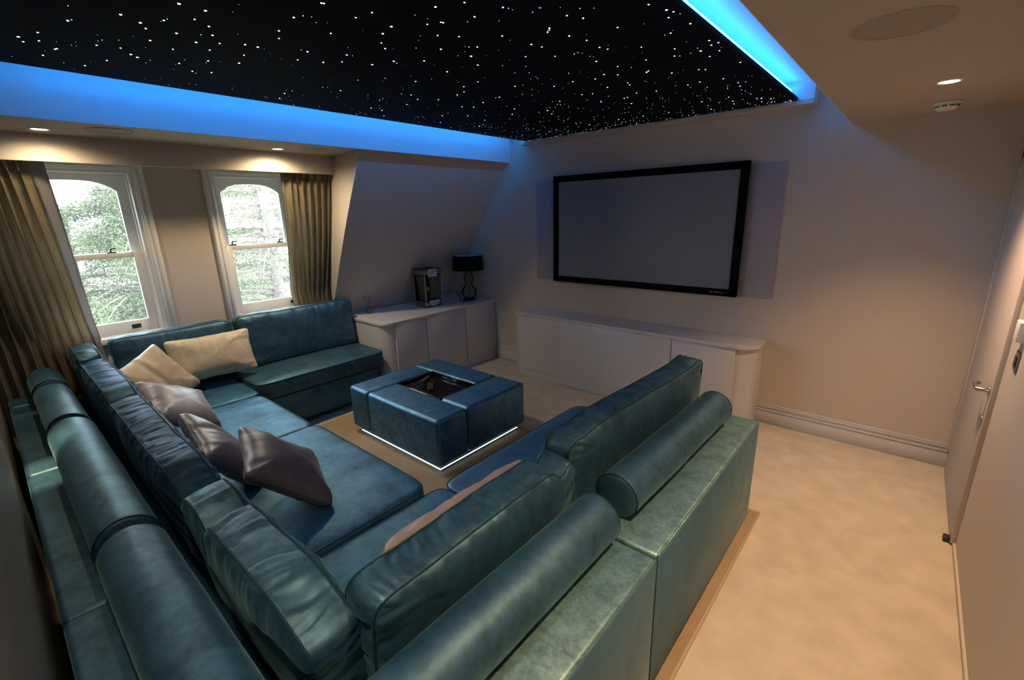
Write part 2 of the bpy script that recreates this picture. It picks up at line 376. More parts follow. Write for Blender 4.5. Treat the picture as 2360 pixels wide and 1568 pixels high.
# ---------------------------------------------------------------- sash windows
def window(name, y0, y1, latches, lifts):
    w = empty(name, (XW, (y0+y1)/2, ZS), None, None); w['kind'] = 'structure'
    cw = .075; t = bmesh.new()
    for d, a, b2 in ((.030, 0, cw), (.042, .012, .03), (.050, .044, .07)):      # moulded casing in steps
        for (u0, u1) in ((y0-b2, y0-a), (y1+a, y1+b2)): box(XW, XW+d, u0, u1, ZS-.03, ZT+a, .003, 1, bm=t)
        box(XW, XW+d, y0-b2, y1+b2, ZT+a, ZT+b2, .004, 1, bm=t)
    obj('casing', t, M['white'], w)
    t = bmesh.new()
    xb = XW-.22
    box(xb, XW+.004, y0, y0+.024, ZS, ZT, bm=t); box(xb, XW+.004, y1-.024, y1, ZS, ZT, bm=t)
    box(xb, XW+.0035, y0+.02, y1-.02, ZT-.022, ZT-.0005, bm=t)
    for (u0, u1) in ((y0+.022, y0+.036), (y1-.036, y1-.022)): box(XW-.076, XW-.055, u0, u1, ZS, ZT-.022, bm=t)
    obj('box_frame', t, M['white'], w)
    obj('sill', box(xb, XW+.055, y0-.06, y1+.06, ZS-.035, ZS+.012, .006, bm=None), M['white'], w)
    zm = 1.58
    def sash(nm, xa, xb2, z0, z1, bot, top, arch):
        s = bmesh.new(); st = .072; ya, yb2 = y0+.0235, y1-.0235
        box(xa, xb2, ya, ya+st, z0, z1, .004, 1, bm=s); box(xa, xb2, yb2-st, yb2, z0, z1, .004, 1, bm=s)
        box(xa+.0007, xb2-.0007, ya+st-.004, yb2-st+.004, z0, z0+bot, .003, 1, bm=s)
        if arch:                                        # shallow arched head
            yc = (ya+yb2)/2; hw = (yb2-ya)/2-st; pts = [(ya+st-.005, z1), (yb2-st+.005, z1)]
            for k in range(25):
                q = 1-2*k/24; pts.append((yc+q*(hw+.005), z1-top-.085*abs(q)**3.2))
            prism(pts, 'x', xa+.0007, xb2-.0007, bm=s)
        else: box(xa+.0007, xb2-.0007, ya+st-.004, yb2-st+.004, z1-top, z1, .003, 1, bm=s)
        so = obj(nm, s, M['white'], w)
        xm = (xa+xb2)/2
        obj('glass_pane', box(xm-.002, xm+.002, ya+st-.004, yb2-st+.004, z0+bot-.004, z1-.03), M['glass'], so); return so
    us = sash('upper_sash', XW-.165, XW-.125, zm-.02, ZT-.022, .042, .05, True)
    ls = sash('lower_sash', XW-.118, XW-.078, ZS+.012, zm+.022, .095, .042, False)
    for ly in latches:
        t = bmesh.new(); box(XW-.108, XW-.083, ly-.03, ly+.03, zm+.022, zm+.032, .003, bm=t)
        tube([(XW-.095, ly-.004, zm+.032), (XW-.095, ly, zm+.055), (XW-.095, ly+.03, zm+.058)], .006, 8, bm=t)
        obj('sash_latch', t, M['darkplastic'], ls)
    for ly in lifts:
        t = bmesh.new(); box(XW-.078, XW-.072, ly-.032, ly+.032, ZS+.04, ZS+.075, .003, bm=t)
        tube([(XW-.074, ly-.024, ZS+.062), (XW-.052, ly-.016, ZS+.052), (XW-.049, ly, ZS+.049), (XW-.052, ly+.016, ZS+.052), (XW-.074, ly+.024, ZS+.062)], .006, 8, bm=t)
        obj('sash_lift', t, M['darkplastic'], ls)
window('window_1', *OP[0], [-3.50], [-3.46])
window('window_2', *OP[1], [-2.60, -2.16], [-2.12])

# ---------------------------------------------------------------- curtains
def curtain(label, ya_t, yb_t, ya_b, yb_b, folds, seed, edge_side, zb=.56):
    root = empty('curtain', (-1.5, (ya_t+yb_t)/2, zb), label, 'curtain', 'window curtains')
    def surf(u, v, off=0):                # u across 0..1, v down 0..1
        z = 2.235*(1-v)+zb*v
        yy = (ya_t+(yb_t-ya_t)*u)*(1-v)+(ya_b+(yb_b-ya_b)*u)*v
        xx = -1.315-.395*min(1, v*1.5)**1.15
        ph = u*folds*2*math.pi+.5*math.sin(u*9+seed)+.35*noise.noise(Vector((u*4, v*1.5, seed)))
        amp = (.018+.012*min(1, v*3))*(1+.35*noise.noise(Vector((u*6, seed, v))))
        q = math.sin(ph); q = math.copysign(abs(q)**.8, q)
        return Vector((xx+amp*q+.01*noise.noise(Vector((u*10, v*4, seed+5)))-off, yy+.012*math.cos(ph)*(1-.3*v), z))
    def sheet(u0, u1, nu, off=0):
        t = bmesh.new(); nv = 44
        g = [[t.verts.new(surf(u0+(u1-u0)*i/nu, j/nv, off)) for j in range(nv+1)] for i in range(nu+1)]
        for i in range(nu):
            for j in range(nv): t.faces.new((g[i][j], g[i][j+1], g[i+1][j+1], g[i+1][j])).smooth = True
        bmesh.ops.solidify(t, geom=list(t.faces), thickness=.006)
        return t
    obj('drape', sheet(0, 1, folds*14), M['curtain'], root)
    if edge_side < 0: return
    # pale lining returning towards the glass on the leading edge
    t = bmesh.new(); ue = 1 if edge_side > 0 else 0; nv = 44; rows = []
    for j in range(nv+1):
        v = j/nv; p = surf(ue, v); wv = .085*(1-.55*v)
        rows.append([t.verts.new(p+Vector((-.012-.05*k/4, edge_side*(wv*k/4), 0))) for k in range(5)])
    for j in range(nv):
        for k in range(4): t.faces.new((rows[j][k], rows[j+1][k], rows[j+1][k+1], rows[j][k+1])).smooth = True
    bmesh.ops.solidify(t, geom=list(t.faces), thickness=.004)
    obj('lining', t, M['lining'] if edge_side > 0 else M['curtain'], root)
    t = bmesh.new()
    for k in range(40):
        a = surf((k+.3)/40, .004); b2 = surf((k+.7)/40, .004)
        tube([a+Vector((.004, 0, .0)), (a+b2)/2+Vector((.012, 0, -.03)), b2+Vector((.004, 0, -.06))], .004, 5, bm=t)
    obj('pleat_heading', t, M['curtain'], root)
curtain('olive taupe pleated curtain at the left of the left-hand sash window', -4.32, -3.90, -4.31, -3.74, 9, 1, 1)
curtain('olive taupe pleated curtain at the right of the right-hand sash window', -2.33, -1.835, -2.17, -1.80, 8, 4, -1)

# ---------------------------------------------------------------- star ceiling
sp = empty('star_ceiling_panel', (.95, -2.07, HP), 'black suspended ceiling panel dotted with fibre optic stars', 'ceiling panel')
PX0, PX1, PY0, PY1 = -.305, 2.207, -4.02, -.137
obj('panel', box(PX0, PX1, PY0, PY1, HP, HP+.02), M['night'], sp)
obj('hanging_frame', box(PX0+.12, PX1-.12, PY0+.12, PY1, HP+.02, HC), M['cove'], sp)
for (x0, x1, y0, y1, z) in ((PX0+.05, PX0+.06, PY0+.1, PY1-.02, HP+.0225), (PX1-.05, PX1-.04, PY0+.1, PY1-.02, HP+.06)):
    obj('led_strip', box(x0, x1, y0, y1, z, z+.009), M['led'] if z < HP+.05 else M['led2'], sp)
obj('led_strip', box(PX0+.05, PX0+.06, PY0+.1, PY1-.02, HP+.095, HP+.104), M['led_fill'], sp)  # upper strip added so the lower cove face fills with blue
obj('led_batten', box(PX0+.055, PX0+.06, PY0+.1, PY1-.02, HP+.034, HP+.0945), M['cove'], sp)
obj('led_batten', box(PX1-.05, PX1-.042, PY0+.1, PY1-.02, HP+.02, HP+.0598), M['ceil'], sp)
STARS = [(0.5,-3.814),(0.698,-3.694),(0.274,-3.877),(0.159,-3.865),(0.073,-3.81),(0.088,-3.805),(-0.064,-3.836),(-0.126,-3.688),(0.036,-3.632),(0.278,-3.623),(0.209,-3.575),(0.181,-3.546),(0.469,-3.559),(0.608,-3.602),(0.659,-3.629),(0.745,-3.575),(0.944,-3.577),(0.945,-3.497),(0.834,-3.5),(0.632,-3.507),(0.412,-3.466),(0.574,-3.423),(0.797,-3.442),(0.707,-3.402),(0.509,-3.353),(0.344,-3.31),(0.114,-3.312),(0.153,-3.238),(0.405,-3.197),(0.542,-3.224),(0.686,-3.271),(0.692,-3.222),(0.21,-3.392),(0.627,-3.351),(0.251,-3.698),(0.103,-3.907),(0.162,-3.924),(1.295,-3.243),(1.298,-3.235),(1.108,-3.254),(0.94,-3.237),(0.858,-3.202),(1.059,-3.08),(1.269,-3.093),(1.351,-3.076),(1.291,-2.949),(1.204,-2.93),(1.11,-2.874),(1.41,-2.864),(1.554,-2.944),(1.655,-2.896),(1.463,-2.84),(1.466,-2.831),(1.348,-2.759),(1.23,-2.639),(1.593,-2.784),(1.402,-2.687),(1.257,-2.474),(1.367,-2.542),(1.536,-2.562),(1.726,-2.77),(0.784,-3.044),(0.644,-3.024),(0.762,-2.862),(0.866,-2.897),(0.693,-2.921),(0.823,-2.734),(0.941,-2.69),(1.048,-2.589),(1.062,-2.822),(1.184,-2.355),(0.99,-2.389),(0.837,-2.123),(0.751,-2.04),(0.731,-2.395),(0.967,-2.135),(1.051,-1.908),(0.808,-1.778),(0.49,-2.023),(0.444,-1.768),(0.489,-1.697),(0.633,-1.749),(0.513,-1.306),(0.115,-1.664),(0.238,-2.087),(0.27,-2.593),(-0.024,-2.107),(-0.172,-1.991),(0.404,-2.125),(0.47,-2.228),(0.668,-2.02),(0.244,-1.519),(-0.095,-1.502),(-0.004,-1.141),(0.21,-1.297),(-0.015,-2.797),(-0.153,-2.768),(-0.014,-2.202),(2.125,-2.413),(2.153,-2.319),(2.166,-2.285),(2.13,-2.244),(2.17,-2.12),(1.853,-2.543),(1.885,-2.478),(1.731,-2.49),(1.719,-2.474),(1.699,-2.459),(1.936,-2.296),(1.74,-2.359),(2.07,-2.076),(1.766,-2.26),(1.575,-2.335),(1.561,-2.394),(1.76,-2.139),(1.775,-2.091),(1.9,-2.002),(2.003,-1.866),(2.081,-1.744),(2.181,-1.804),(2.159,-1.861),(2.146,-1.791),(2.148,-1.682),(1.961,-1.763),(2.085,-1.628),(1.833,-1.809),(1.642,-1.969),(1.541,-2.184),(1.437,-2.282),(2.168,-1.41),(1.678,-1.814),(1.604,-1.674),(1.552,-1.734),(1.472,-1.694),(1.35,-1.741),(1.758,-1.618),(1.74,-1.602),(1.834,-1.484),(1.965,-1.438),(1.991,-1.41),(1.802,-1.16),(1.565,-1.48),(1.552,-1.428),(1.427,-1.474),(1.281,-1.405),(1.22,-1.436),(1.602,-1.163),(1.489,-1.208),(1.365,-1.138),(1.391,-1.142),(1.325,-0.954),(1.198,-1.156),(1.013,-1.389),(1.213,-1.735),(1.05,-1.907),(2.003,-1.144),(2.041,-0.984),(2.025,-0.887),(1.883,-0.629),(1.865,-0.473),(1.845,-0.371),(2.012,-0.437),(2.033,-0.403),(2.081,-0.346),(2.168,-0.162),(1.663,-0.31),(1.384,-0.438),(1.178,-0.454),(0.972,-0.479),(0.68,-0.463),(0.728,-1.089),(0.512,-1.307),(0.778,-1.211),(0.648,-1.439),(1.879,-1.175),(1.703,-0.625)]
def dot(bm, x, y, r): 
    lathe([(0, -.0012), (r*.6, -.001), (r, 0), (r, .0008)], (x, y, HP-.0006), 8, bm)
for k, (x, y) in enumerate(STARS[:100] if False else sorted(STARS, key=lambda p: (p[0]-3)**2+(p[1]+4.2)**2)[:100]):
    t = bmesh.new(); dot(t, x, y, .0032+.0022*rnd.random()**2); obj('star', t, M['star'], sp)
t = bmesh.new()
for x, y in sorted(STARS, key=lambda p: (p[0]-3)**2+(p[1]+4.2)**2)[100:]: dot(t, x, y, .0036)
for k in range(620):
    dot(t, rnd.uniform(PX0+.02, PX1-.02), PY1-.01-3.8*rnd.random()**1.9, .0004+.0013*rnd.random()**3)
o = obj('star_field', t, M['star'], sp); o['kind'] = 'stuff'

# ---------------------------------------------------------------- ceiling fittings
def downlight(x, y, label, watt, col, ang=95, blend=.6, lens=True):
    r = empty('downlight', (x, y, H), label, 'ceiling light', 'recessed downlights')
    obj('bezel', lathe([(.036, .004), (.04, -.003), (.050, -.005), (.054, 0), (.054, .004)], (x, y, H-.001), 32), M['white'], r)
    obj('lamp', lathe([(0, -.0015), (.036, -.0005), (.037, .003)], (x, y, H-.001), 24), M['lens'], r)
    l = bpy.data.lights.new('downlight_beam', 'SPOT'); l.energy = watt; l.color = col; l.spot_size = math.radians(ang); l.spot_blend = blend; l.shadow_soft_size = .045
    lo = bpy.data.objects.new('downlight_beam', l); C.objects.link(lo); lo.parent = r; lo.location = (0, 0, -.012)
WARM = (1, .77, .46); WARM2 = (1, .62, .35)
downlight(-1.032, -3.816, 'lit recessed downlight over the left-hand window', W_LEFT*.6, WARM, 168, 1)
downlight(-1.046, -2.43, 'lit recessed downlight over the right-hand window', W_LEFT*1.2, WARM, 168, 1)
downlight(3.007, -1.061, 'lit recessed downlight near the smoke alarm above the carpet', W_RIGHT, WARM2, 104, 1)
def speaker(x, y, r, label):
    s = empty('ceiling_speaker', (x, y, H), label, 'speaker', 'round in-ceiling speakers')
    obj('grille', lathe([(0, -.004), (r*.9, -.003), (r-.006, -.002)], (x, y, H), 48), M['spk'], s)
    obj('rim', lathe([(r-.006, .0), (r-.005, -.005), (r, -.005), (r+.002, 0)], (x, y, H), 48), M['ceil'], s)
speaker(2.862, -2.155, .135, 'large round ceiling speaker above the aisle by the door')
speaker(-.85, -3.52, .115, 'round ceiling speaker beside the downlight over the left-hand window')
speaker(-.91, -2.19, .105, 'round ceiling speaker beside the downlight over the right-hand window')
s = empty('smoke_alarm', (3.02, -.43, H), 'white domed smoke alarm on the ceiling near the screen wall', 'smoke alarm')
obj('base', lathe([(0, 0), (.062, 0), (.064, -.012), (.055, -.016)], (3.02, -.43, H), 40), M['white'], s)
obj('cover', lathe([(.052, -.012), (.053, -.026), (.046, -.04), (.03, -.046), (0, -.047)], (3.02, -.43, H), 40), M['white'], s)
t = bmesh.new()
for k in range(10):
    a = k*math.pi/5+.1; Mx = Matrix.Translation((3.02, -.43, H-.025)) @ Matrix.Rotation(a, 4, 'Z')
    q = box(.0505, .0540, -.011, .011, -.003, .003); q.transform(Mx); merge(t, q)
obj('vent_slot', t, M['darkplastic'], s)

# ---------------------------------------------------------------- cinema screen and in-wall speakers
X0, X1, Z0, Z1 = 0, 1.914, 1.092, 2.195; bw = .062
s = empty('projection_screen', ((X0+X1)/2, 0, Z0), 'wide grey projection screen in a black velour frame on the wall', 'screen')
t = bmesh.new()
for a in ((X0, X1, Z0, Z0+bw), (X0, X1, Z1-bw, Z1), (X0, X0+bw, Z0, Z1), (X1-bw, X1, Z0, Z1)):
    box(a[0], a[1], -.06, -.012, a[2], a[3], .004, 2, bm=t)
obj('frame', t, M['black'], s)
obj('screen_fabric', box(X0+bw-.01, X1-bw+.01, -.045, -.04, Z0+bw-.01, Z1-bw+.01), M['screen'], s)
obj('wall_bracket', box(X0+.2, X1-.2, -.042, 0, Z0+.25, Z1-.25), M['darkplastic'], s)
t = bmesh.new()
for k, (w, h) in enumerate(((.014, .015), (.004, .018), (.012, .013), (.011, .013), (.011, .013), (.006, .016), (.011, .012))):
    x = 1.70+k*.0155; box(x, x+w, -.0615, -.0598, Z0+.026, Z0+.026+h, .001, 1, bm=t)
obj('frame_badge', t, M['greyplate'], s)
def wallspk(x0, x1, label, lx):
    r = empty('wall_speaker', ((x0+x1)/2, 0, 1.1), label, 'speaker', 'flush wall speakers beside the screen')
    obj('grille_cloth', box(x0, x1, -.012, 0, 1.098, 2.168, .003), M['grille'], r)
    t = lathe([(0, .002), (.009, .002), (.010, 0)], (0, 0, 0), 20, Mx=Matrix.Translation((lx, -.012, 1.125)) @ Matrix.Rotation(math.pi/2, 4, 'X'))
    obj('badge', t, M['steel'], r)
wallspk(-.265, -.004, 'narrow grey flush speaker panel at the left of the screen', -.17)
wallspk(1.922, 2.177, 'narrow grey flush speaker panel at the right of the screen', 2.06)

# ---------------------------------------------------------------- low cupboards
def rounded(pts_r):
    """polygon from (x, y, r) corners with rounded r"""
    out = []; n = len(pts_r)
    for i, (x, y, r) in enumerate(pts_r):
        if not r: out.append((x, y)); continue
        P = Vector((x, y)); A = (Vector(pts_r[i-1][:2])-P).normalized(); B = (Vector(pts_r[(i+1) % n][:2])-P).normalized()
        Cc = P+(A+B)*r
        a0 = math.atan2(-B.y, -B.x); a1 = math.atan2(-A.y, -A.x)
        while a1-a0 > math.pi: a1 -= 2*math.pi
        while a0-a1 > math.pi: a1 += 2*math.pi
        for k in range(13):
            a = a0+(a1-a0)*k/12; out.append((Cc.x+r*math.cos(a), Cc.y+r*math.sin(a)))
    return out
c = empty('media_cabinet', (.9, -.17, 0), 'long low cream media cabinet under the projection screen', 'cabinet')
CX0, CX1, CY, CZ = -.33, 2.19, -.335, .752
obj('worktop', prism(rounded([(CX0, -.004, 0), (CX0, CY-.012, 0), (CX1, CY-.012, .16), (CX1, -.004, 0)]), 'z', CZ-.032, CZ, .004), M['cab'], c)
obj('carcass', prism(rounded([(CX0+.012, -.004, 0), (CX0+.012, CY+.02, 0), (CX1-.02, CY+.02, .15), (CX1-.02, -.004, 0)]), 'z', .0, CZ-.032, .002), M['cab'], c)
obj('side_panel', box(CX0+.008, CX0+.026, CY, -.004, 0, CZ-.032, .002), M['cab'], c)
obj('door', box(CX0+.03, .268, CY, CY+.02, .075, CZ-.034, .002), M['cab'], c)
obj('plinth', box(CX0+.03, .268, CY+.004, CY+.02, 0, .072, .002), M['cab'], c)
obj('centre_panel', box(.273, 1.492, CY-.006, CY+.02, .004, CZ-.034, .002), M['cab'], c)
obj('door', box(1.4985, 2.03, CY, CY+.02, .075, CZ-.034, .002), M['cab'], c)
obj('plinth', box(1.4985, 2.03, CY+.004, CY+.02, 0, .072, .002), M['cab'], c)
c = empty('corner_cabinet', (-1.3, -.8, 0), 'low cream cupboard under the sloping wall, with a rounded corner', 'cabinet')
LX, LZ, LY = -.955, .774, -1.675
obj('worktop', prism(rounded([(-1.74, -.004, 0), (-1.74, LY, 0), (LX+.012, LY, .14), (LX+.012, -.004, 0)]), 'z', LZ-.03, LZ, .004), M['cab'], c)
obj('carcass', prism(rounded([(-1.74, -.004, 0), (-1.74, LY+.012, 0), (LX-.018, LY+.012, .13), (LX-.018, -.004, 0)]), 'z', 0.0, LZ-.03), M['cab'], c)
for y0, y1 in ((-1.535, -1.130), (-1.122, -.536), (-.528, -.06)):
    obj('door', box(LX-.018, LX, y0, y1, .085, LZ-.033, .002), M['cab'], c)
obj('plinth', box(LX-.018, LX-.006, -1.535, -.05, 0, .08, .002), M['cab'], c)
obj('filler_strip', box(LX-.018, LX-.002, -.055, -.004, .0, LZ-.033, .002), M['cab'], c)

# ---------------------------------------------------------------- things on the corner cupboard
px0, px1, py0, py1, pz, ph = -1.468, -1.238, -.885, -.625, LZ, .455
p = empty('popcorn_machine', ((px0+px1)/2, (py0+py1)/2, pz), 'small dark retro popcorn machine with glass sides on the corner cupboard', 'popcorn machine')
obj('base', box(px0, px1, py0, py1, pz, pz+.082, .022, 4), M['dark'], p)
obj('top', box(px0-.006, px1+.006, py0-.006, py1+.006, pz+ph-.082, pz+ph, .022, 4), M['dark'], p)
for zc in (pz, pz+ph-.082):
    g = .003 if zc == pz else .009
    for k in range(3):
        z = zc+.022+k*.019
        t = prism(rounded([(px0-g+.002, py0-g, .022), (px1+g, py0-g, .022), (px1+g, py1+g, .022), (px0-g+.002, py1+g, .022)]), 'z', z, z+.0075)
        obj('chrome_band', t, M['chrome'], p)
for x in (px0+.008, px1-.008):
    for y in (py0+.008, py1-.008): obj('corner_post', box(x-.007, x+.007, y-.007, y+.007, pz+.08, pz+ph-.08, .002, 1), M['steel'], p)
z0, z1 = pz+.08, pz+ph-.08
for a in ((px0+.012, px1-.012, py0+.005, py0+.008), (px1-.008, px1-.005, py0+.012, py1-.012), (px0+.012, px1-.012, py1-.008, py1-.005)):
    obj('glass_panel', box(*a, z0, z1), M['smoke'], p)
obj('back_panel', box(px0+.002, px0+.007, py0+.012, py1-.012, z0, z1), M['darkplastic'], p)
kx, ky = (px0+px1)/2+.02, (py0+py1)/2-.02
k = obj('kettle', lathe([(0, z0+.105), (.030, z0+.105), (.034, z0+.112), (.034, z0+.155), (.036, z0+.158)], (kx, ky, 0), 24), M['brass'], p)
t = bmesh.new(); lathe([(0, z0+.172), (.042, z0+.160), (.044, z0+.157)], (kx, ky, 0), 24, t); tube([(kx, ky, z0+.165), (kx, ky, z1)], .006, 8, bm=t)
tube([(kx, ky+.03, z0+.160), (kx, ky+.03, z1)], .004, 8, bm=t)
obj('kettle_spout', tube([(kx, ky, z0+.106), (kx, ky, z0+.075)], .010, 8), M['darkplastic'], k)
obj('kettle_hanger', t, M['darkplastic'], k)
t = bmesh.new(); tube([(kx-.08, py0+.03, z1-.03), (kx-.08, py0+.03, z0+.12), (kx-.065, py0+.03, z0+.085), (kx-.03, py0+.04, z0+.07), (kx+.03, py0+.05, z0+.07)], .004, 8, bm=t)
obj('power_lead', t, M['darkplastic'], p)
t = bmesh.new(); xs_ = px1+.012
box(xs_, xs_+.004, py0+.045, py0+.175, pz+ph-.092, pz+ph-.004, .001, bm=t)
sg = obj('sign_plate', t, M['sign'], p)
t = bmesh.new()
for (ya, za, yb, zb) in ((.055, .022, .075, .05), (.075, .05, .085, .03), (.085, .03, .10, .055), (.10, .055, .112, .038), (.112, .038, .128, .066), (.128, .066, .142, .05), (.142, .05, .165, .075), (.06, .058, .16, .08), (.075, .03, .07, .01)):
    tube([(xs_+.0045, py0+ya, pz+ph-.092+za), (xs_+.0045, py0+yb, pz+ph-.092+zb)], .0022, 6, bm=t)
obj('script_lettering', t, M['darkplastic'], sg)
t = bmesh.new(); pts = [(py0+.05, pz+.080), (py0+.20, pz+.080), (py0+.195, pz+.05), (py0+.165, pz+.014), (py0+.085, pz+.014), (py0+.055, pz+.05)]
prism(pts, 'x', px1+.001, px1+.008, .001, bm=t); obj('chute_plate', t, M['sign'], p)
t = bmesh.new(); tube([(px1+.004, py1-.02, z0+.11), (px1+.022, py1-.02, z0+.115), (px1+.022, py1-.02, z0+.155), (px1+.004, py1-.02, z0+.16)], .004, 8, bm=t)
obj('door_handle', t, M['chrome'], p)

lx, ly = -1.205, -.215
l = empty('table_lamp', (lx, ly, LZ), 'unlit table lamp with a black drum shade and clear gourd base', 'lamp')
obj('foot', lathe([(0, 0), (.085, 0), (.088, .008), (.06, .016), (0, .018)], (lx, ly, LZ), 40), M['darkplastic'], l)
obj('glass_base', lathe([(.04, .016), (.072, .03), (.094, .08), (.092, .13), (.062, .18), (.038, .205), (.048, .23), (.062, .27), (.056, .315), (.032, .35), (.018, .37)], (lx, ly, LZ), 40), M['smoke'], l)
obj('stem', tube([(lx, ly, LZ+.015), (lx, ly, LZ+.47)], .006, 10), M['steel'], l)
sh = obj('lamp_shade', lathe([(.196, .385), (.182, .565), (.180, .565), (.194, .385), (.196, .385)], (lx, ly, LZ), 56), M['shade'], l)
obj('shade_lining', lathe([(.1925, .387), (.1785, .564), (.02, .552)], (lx, ly, LZ), 56), M['shade_in'], sh)
def spline(P, n=8):
    P = [Vector(p) for p in P]; out = []
    for i in range(len(P)-1):
        a, b2, c2, d2 = P[max(0, i-1)], P[i], P[i+1], P[min(len(P)-1, i+2)]
        for k in range(n):
            q = k/n; out.append(.5*((2*b2)+(c2-a)*q+(2*a-5*b2+4*c2-d2)*q*q+(3*b2-a-3*c2+d2)*q**3))
    return out+[P[-1]]
t = tube(spline([(lx-.06, ly-.03, LZ+.008), (lx-.09, ly-.06, LZ+.02), (lx-.11, ly-.10, LZ+.075), (lx-.09, ly-.12, LZ+.105), (lx-.06, ly-.11, LZ+.09), (lx-.04, ly-.13, LZ+.04), (lx-.02, ly-.15, LZ+.006), (lx+.04, ly-.15, LZ+.005), (lx+.05, ly-.12, LZ+.006), (lx-.02, ly-.11, LZ+.012)]), .0035, 6)
obj('flex', t, M['darkplastic'], l)

rx, ry = -1.56, -1.44
d = empty('reed_diffuser', (rx, ry, LZ), 'small grey reed diffuser with brown sticks on the corner cupboard', 'reed diffuser')
obj('bottle', box(rx-.026, rx+.026, ry-.026, ry+.026, LZ, LZ+.062, .006, 3), M['stone'], d)
obj('neck', lathe([(.013, .06), (.013, .082), (.016, .083), (.016, .092), (.009, .094)], (rx, ry, LZ), 20), M['chrome'], d)
for k in range(9):
    a = k*2.4; q = .022+.028*((k*37 % 10)/10)
    obj('reed', tube([(rx, ry, LZ+.085), (rx+q*math.cos(a), ry+q*1.2*math.sin(a), LZ+.20+.012*(k % 3))], .0016, 5), M['reed'], d)

# ---------------------------------------------------------------- rug
RZ = .012
r = empty('area_rug', (.8, -2.8, 0), 'beige bound rug lying on the carpet under the sofa and ottoman', 'rug')
RX0, RX1, RY0, RY1 = -.86, 2.535, -4.30, -1.405
obj('pile', prism(rounded([(RX0, RY0, 0), (RX0, RY1, .03), (RX1, RY1, .03), (RX1, RY0, 0)]), 'z', .0005, RZ, .003), M['rug'], r)
t = bmesh.new()
pth = [(RX0, RY0+.02, RZ*.6), (RX0, RY1, RZ*.6), (RX1, RY1, RZ*.6), (RX1, RY0+.02, RZ*.6)]
for a, b2 in zip(pth, pth[1:]):
    tube([a, b2], .0085, 8, bm=t)
for q in pth[1:3]: lathe([(0, -.0085), (.006, -.006), (.0085, 0), (.006, .006), (0, .0085)], q, 10, t)
obj('bound_edge', t, M['bind'], r)

# ---------------------------------------------------------------- sectional sofa
sofa = empty('sectional_sofa', (.4, -3.4, 0), 'large U-shaped sectional sofa in teal velvet around the ottoman', 'sofa')
ZL, FZ = .655, .035
T, TT, TL = M['teal'], M['teal_top'], M['teal_daylit']
def soft_box(nm, x0, x1, y0, y1, z0, z1, mat, bev=.02, pipes=()):
    o = obj(nm, box(x0, x1, y0, y1, z0, z1, bev, 4), mat, sofa)
    if pipes:
        for a, b2 in pipes: obj('piping', tube([a, b2], .0035, 6), M['teal_top'], o)
    return o
XO, XI, YI = 2.49, 2.10, -3.975
# low flat back ledges, one per module
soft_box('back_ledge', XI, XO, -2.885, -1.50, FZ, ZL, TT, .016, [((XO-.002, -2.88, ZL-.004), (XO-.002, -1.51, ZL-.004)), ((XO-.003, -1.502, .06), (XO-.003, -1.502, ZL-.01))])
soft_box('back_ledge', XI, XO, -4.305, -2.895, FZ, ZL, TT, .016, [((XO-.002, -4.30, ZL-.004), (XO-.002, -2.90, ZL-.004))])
for x0, x1, dz in ((-1.675, -1.44, 0), (-1.435, -.115, -.004), (-.105, 1.19, 0), (1.20, XI-.005, .006)):
    soft_box('back_ledge', x0, x1, -4.305, YI, FZ, ZL+dz, T, .022)
soft_box('back_ledge', -1.765, -1.70, YI+.01, -1.90, FZ, .53, T, .02)
for y0, y1 in ((-2.884, -1.502), (-4.30, -2.896)):
    obj('outer_panel', box(XO-.004, XO+.003, y0, y1, FZ+.004, ZL-.012, .003), M['teal_side'], sofa)
# bases under the seats, set back a little
obj('base', box(1.32, XI-.005, -2.88, -1.515, FZ, .30, .015, 3), TL, sofa)
obj('base', box(1.32, XI-.005, YI+.01, -2.89, FZ, .30, .015, 3), TL, sofa)
obj('base', box(-1.10, 1.31, YI+.01, -3.01, FZ, .30, .015, 3), TL, sofa)
obj('base', box(-1.742, -1.02, YI+.01, -1.75, FZ, .325, .015, 3), TL, sofa)
for x, y in [(x, y) for x in (-1.65, -1.1, 0, 1.2, 1.42, 2.40) for y in (-4.22, -3.1)]+[(1.42, -1.59), (2.42, -1.59), (-1.65, -1.79), (-1.1, -1.79)]:
    obj('foot', box(x-.03, x+.03, y-.03, y+.03, RZ+.0005 if x > -.9 else .001, FZ+.01, .004, 1), M['darkplastic'], sofa)
def seat(x0, x1, y0, y1, z0, z1, seed, wr=.004, mat=TL, lab=None, bulge=.42, edge=.78, **k):
    Mx = Matrix.Translation(((x0+x1)/2, (y0+y1)/2, (z0+z1)/2)) @ Matrix(((1, 0, 0, 0), (0, 0, 1, 0), (0, -1, 0, 0), (0, 0, 0, 1)))
    Mx = Matrix.Translation(((x0+x1)/2, (y0+y1)/2, (z0+z1)/2)) @ Matrix.Rotation(math.pi/2, 4, 'X')
    o = cushion('seat_cushion', lab, None, Mx, x1-x0, y1-y0, z1-z0, mat, parent=sofa, wr=wr, seed=seed, edge=edge, bulge=bulge, p=14, res=.02, wl=.16, big=.006, gus=.008, freq=13., **k)
    return o
seat(-1.70, -.945, -2.935, -1.695, .335, .515, 1, .003, T)
seat(-1.70, -.86, -3.80, -2.945, .30, .475, 2)
seat(-.85, .055, -3.80, -2.955, .29, .475, 3, .007)
seat(.065, 1.275, -3.80, -2.94, .29, .485, 4, .007)
seat(1.285, XI-.1, -3.80, -2.87, .29, .455, 5)
seat(1.275, XI-.1, -2.86, -1.52, .29, .455, 6)

